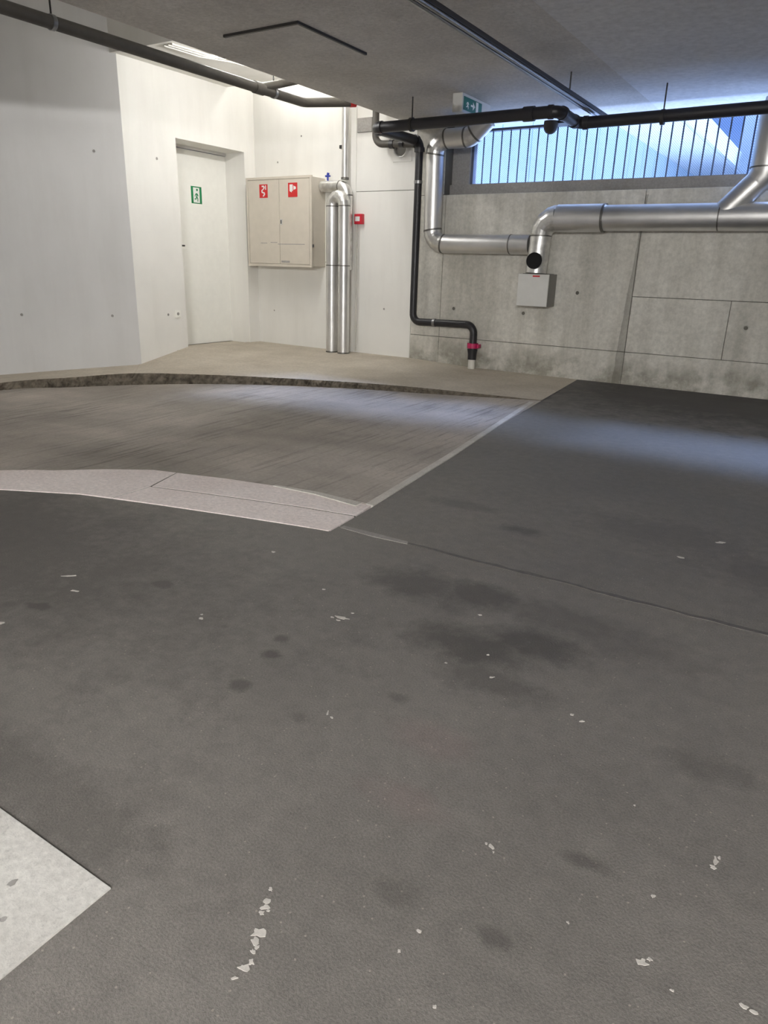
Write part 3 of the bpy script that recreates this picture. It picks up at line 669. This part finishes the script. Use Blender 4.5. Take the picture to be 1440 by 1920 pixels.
# ---- round siren head under the black pipe
sn = thing('dome_fitting', (-2.6, 6.72, 2.22), 'small round dark dome fitting hanging in front of the window', 'fitting')
link('arm', B(-2.62, -2.44, 6.80, 6.975, 2.245, 2.27, bev=.004), M_ROD, sn)
bm = nb(); tube(bm, [(-2.58, 6.80, 2.265), (-2.58, 6.80, 2.235), (-2.58, 6.80, 2.20), (-2.58, 6.80, 2.175), (-2.58, 6.80, 2.162)], [.062, .064, .058, .042, .018], 24); link('dome', bm, M_GREYPIPE, sn, True)

# ---- round wall vent
vt = thing('wall_vent', (-4.22, YW, 2.146), 'round silver vent pipe end in the white wall beside the black pipes', 'vent')
link('mounting_plate', B(-4.335, -4.105, 6.962, 6.972, 2.03, 2.262, bev=.002), M_WHITE, vt)
bm = nb()
prof = [(.062, .0), (.070, .045), (.078, .05), (.080, .042), (.078, 0)]
seg = 28; rings = [[bm.verts.new((-4.22 + q * math.cos(2*math.pi*k/seg), 6.962 - h, 2.146 + q * math.sin(2*math.pi*k/seg))) for k in range(seg)] for q, h in prof]
for a, b in zip(rings, rings[1:]):
    for k in range(seg): bm.faces.new((a[k], a[(k+1) % seg], b[(k+1) % seg], b[k]))
link('ring', bm, M_FOIL, vt, True)
link('damper', disc(nb(), (-4.22, 6.962, 2.146), (0, -1, 0), .064, .012, 28), M_BOXSIDE, vt)

# ---- hydrant / hose cabinet
cb = thing('hose_cabinet', (-5.68, 6.8, .98), 'cream steel fire hose cabinet with two doors between door and silver pipes', 'cabinet')
CY = 6.70
link('body', B(-6.135, -5.215, CY + .012, 6.972, .975, 1.905, bev=.006), M_CAB, cb)
link('frame', B(-6.15, -5.20, CY - .004, CY + .02, .965, .992, bev=.003), M_CAB, cb); link('frame', B(-6.15, -5.20, CY - .004, CY + .02, 1.888, 1.915, bev=.003), M_CAB, cb)
link('frame', B(-6.15, -6.122, CY - .004, CY + .02, .99, 1.89, bev=.003), M_CAB, cb); link('frame', B(-5.228, -5.20, CY - .004, CY + .02, .99, 1.89, bev=.003), M_CAB, cb)
XM = -5.66
for a, b_ in ((-6.118, XM - .003), (XM + .003, -5.232)):
    dr = link('cabinet_door', B(a, b_, CY - .003, CY + .012, .997, 1.884, bev=.0025), M_CAB, cb)
link('latch', B(-5.648, -5.618, CY - .008, CY - .002, 1.415, 1.475, bev=.002), M_BOXW, dr); link('latch_slot', B(-5.640, -5.626, CY - .0095, CY - .007, 1.425, 1.465), M_ROD, dr)
link('hinge', B(-5.21, -5.193, CY + .0, CY + .03, 1.18, 1.21, bev=.002), M_STEEL, cb)
link('maker_plate', B(-5.64, -5.52, CY - .005, CY - .002, 1.012, 1.032), M_SILL, dr)
for a in ((-5.95, -5.85, 1.215), (-5.80, -5.70, 1.222), (-5.69, -5.30, 1.205)): link('scuff', B(a[0], a[1], CY - .0036, CY - .002, a[2], a[2] + .008), M_SILL, cb)
# red signs on the cabinet
def red_sign(x0, x1, z0, z1, label, kind):
    s = thing('fire_sign', ((x0 + x1) / 2, CY - .004, z0), label, 'sign', 'red fire signs on the cabinet doors')
    link('plate', B(x0, x1, CY - .007, CY - .004, z0, z1), M_RED, s)
    w, h = x1 - x0, z1 - z0; P = lambda pts: [(x0 + w * a, z0 + h * b) for a, b in pts]
    if kind == 'hose':
        link('symbol', polyY(CY - .007, P([(.30, .90), (.55, .92), (.68, .80), (.62, .66), (.40, .55), (.40, .46), (.66, .40), (.72, .26), (.58, .12), (.44, .08), (.44, .17), (.55, .24), (.54, .32), (.28, .38), (.26, .56), (.50, .70), (.52, .80), (.32, .80)])), M_SIGNW, s)
        link('symbol', polyY(CY - .007, P([(.74, .92), (.84, .92), (.84, .60), (.74, .60)])), M_SIGNW, s)
    else:
        link('symbol', polyY(CY - .007, P([(.18, .88), (.52, .88), (.52, .42), (.40, .42), (.40, .32), (.18, .42)])), M_SIGNW, s)
        link('symbol', polyY(CY - .007, P([(.60, .80), (.86, .70), (.86, .56), (.60, .50)])), M_SIGNW, s)
red_sign(-5.945, -5.825, 1.70, 1.84, 'red sign with a white hose squiggle on the left cabinet door', 'hose')
red_sign(-5.525, -5.395, 1.70, 1.845, 'red sign with a white block symbol on the right cabinet door', 'ext')
# ---- escape sign on the door leaf
es = thing('escape_sign', (-6.549, 6.28, 1.66), 'small green running man escape sign on the white door', 'sign')
ey0, ey1, ez0, ez1, ex_ = 6.225, 6.385, 1.62, 1.80, -6.549
link('plate', B(-6.55, ex_ + .001, ey0, ey1, ez0, ez1), M_GREEN, es)
link('door_opening', B(ex_ + .001, ex_ + .003, ey0 + .03, ey1 - .035, ez0 + .01, ez1 - .012), M_SIGNW, es)
link('running_figure', glyphX(ex_ + .003, ey0 + .035, ey1 - .03, ez0 + .015, ez1 - .03, RUN), M_GREEN, es); link('running_figure', headX(ex_ + .003, ey0 + .088, ez1 - .035, .013), M_GREEN, es)
# ---- fire call point
fc = thing('fire_call_point', (-4.73, 6.95, 1.43), 'small red fire alarm call point on the white wall right of the silver pipes', 'alarm')
link('housing', B(-4.79, -4.685, 6.925, 6.972, 1.43, 1.535, bev=.006), M_REDBOX, fc); link('push_plate', B(-4.775, -4.715, 6.921, 6.926, 1.46, 1.508, bev=.002), M_SIGNW, fc)
cd = link('conduit', tube(nb(), [(-4.772, 6.963, .06), (-4.772, 6.963, 1.435)], .008, 8), M_PVC, fc, True)
# ---- socket by the door
so = thing('wall_socket', (XD, 5.63, .44), 'small square white socket low on the wall left of the door', 'socket')
link('plate', B(XD - .001, XD + .012, 5.595, 5.675, .405, .485, bev=.003), M_DOOR, so); link('insert', disc(nb(), (XD + .011, 5.637, .445), (1, 0, 0), .016, .004, 16), M_SILL, so)

# ---- silver clad pipes beside the cabinet
cp = thing('clad_pipe', (-4.9, 6.77, .05), 'pair of silver upright pipes joined by a bend on top, beside cabinet', 'pipe')
for xx, yy in ((-4.978, 6.775), (-4.808, 6.765)): link('section', tube(nb(), [(xx, yy, .045), (xx, yy, 1.60)], .065, 26), M_FOIL, cp, True)
for xx, yy in ((-4.978, 6.775), (-4.808, 6.765)): link('seam', tube(nb(), [(xx, yy, 1.597), (xx, yy, 1.607)], .067, 26), M_SEAM, cp, True)
link('bend', tube(nb(), [(-4.893 - .085 * math.cos(math.pi * k / 8), 6.77 - .005 * -math.cos(math.pi * k / 8), 1.60 + .10 * math.sin(math.pi * k / 8)) for k in range(9)], .0655, 26), M_CRINKLE, cp, False)
for xx, yy in ((-4.978, 6.775), (-4.808, 6.765)):
    link('seam', tube(nb(), [(xx, yy, .99), (xx, yy, 1.0)], .067, 26), M_SEAM, cp, True); link('foot_ring', tube(nb(), [(xx, yy, .046), (xx, yy, .06)], .068, 26), M_SEAM, cp, True)
cp2 = thing('clad_pipe', (-4.83, 6.90, 1.0), 'silver clad pipe leaving the cabinet and turning down behind the upright pair', 'pipe')
run(cp2, [(-5.205, 6.892, 1.815), (-4.86, 6.892, 1.815), (-4.86, 6.903, .95)], .057, .10, (M_CRINKLE, M_CRINKLE), n=6, seg=26)
tp = thing('riser_pipe', (-4.885, 6.90, 1.9), 'thin grey upright pipe above the silver clad bend', 'pipe')
link('section', tube(nb(), [(-4.90, 6.90, 1.885), (-4.90, 6.90, 3.65)], .036, 20), M_FOIL, tp, True); link('bracket', B(-4.965, -4.93, 6.88, 6.975, 2.18, 2.215, bev=.004), M_ROD, tp); link('collar', tube(nb(), [(-4.90, 6.90, 1.88), (-4.90, 6.90, 1.90)], .043, 20), M_SEAM, tp, True)
vv = thing('shutoff_valve', (-5.12, 6.88, 1.88), 'little blue shut-off valve on top of the silver pipe by the cabinet', 'valve')
link('stem', tube(nb(), [(-5.12, 6.885, 1.874), (-5.12, 6.885, 1.915)], .010, 10), M_BLUE, vv, True); link('handle', B(-5.15, -5.09, 6.873, 6.897, 1.91, 1.928, bev=.004), M_BLUE, vv); link('knob', disc(nb(), (-5.12, 6.885, 1.928), (.3, 0, 1), .014, .025, 12), M_BLUE, vv, True)

# ---- luminaires
def luminaire(x, y, z, horiz, power, label):
    l = .75; t = thing('tube_luminaire', (x, y, z), label, 'lamp', 'tube luminaires')
    m = emis('lit_tube', (1.0, 0.99, 0.975, 1), power)
    if horiz:
        link('housing', B(x - l, x + l, y - .05, y + .05, z + .02, z + .06, bev=.004), M_BOXW, t); link('tube', tube(nb(), [(x - l + .03, y, z - .02), (x + l - .03, y, z - .02)], .02, 12), m, t, True)
    else:
        link('housing', B(x - .05, x + .05, y - l, y + l, z + .02, z + .06, bev=.004), M_BOXW, t); link('tube', tube(nb(), [(x, y - l + .03, z - .02), (x, y + l - .03, z - .02)], .02, 12), m, t, True)
    top = 3.71 if y > 6.6 else (2.815 if x < XS else ZC + .003)
    for k in (-.5, .5): px, py = (x + l * k, y) if horiz else (x, y + l * k); link('hanger_rod', tube(nb(), [(px, py, z + .05), (px, py, top)], .005, 8), M_ROD, t, True)
for lm in LAMPS: luminaire(*lm)
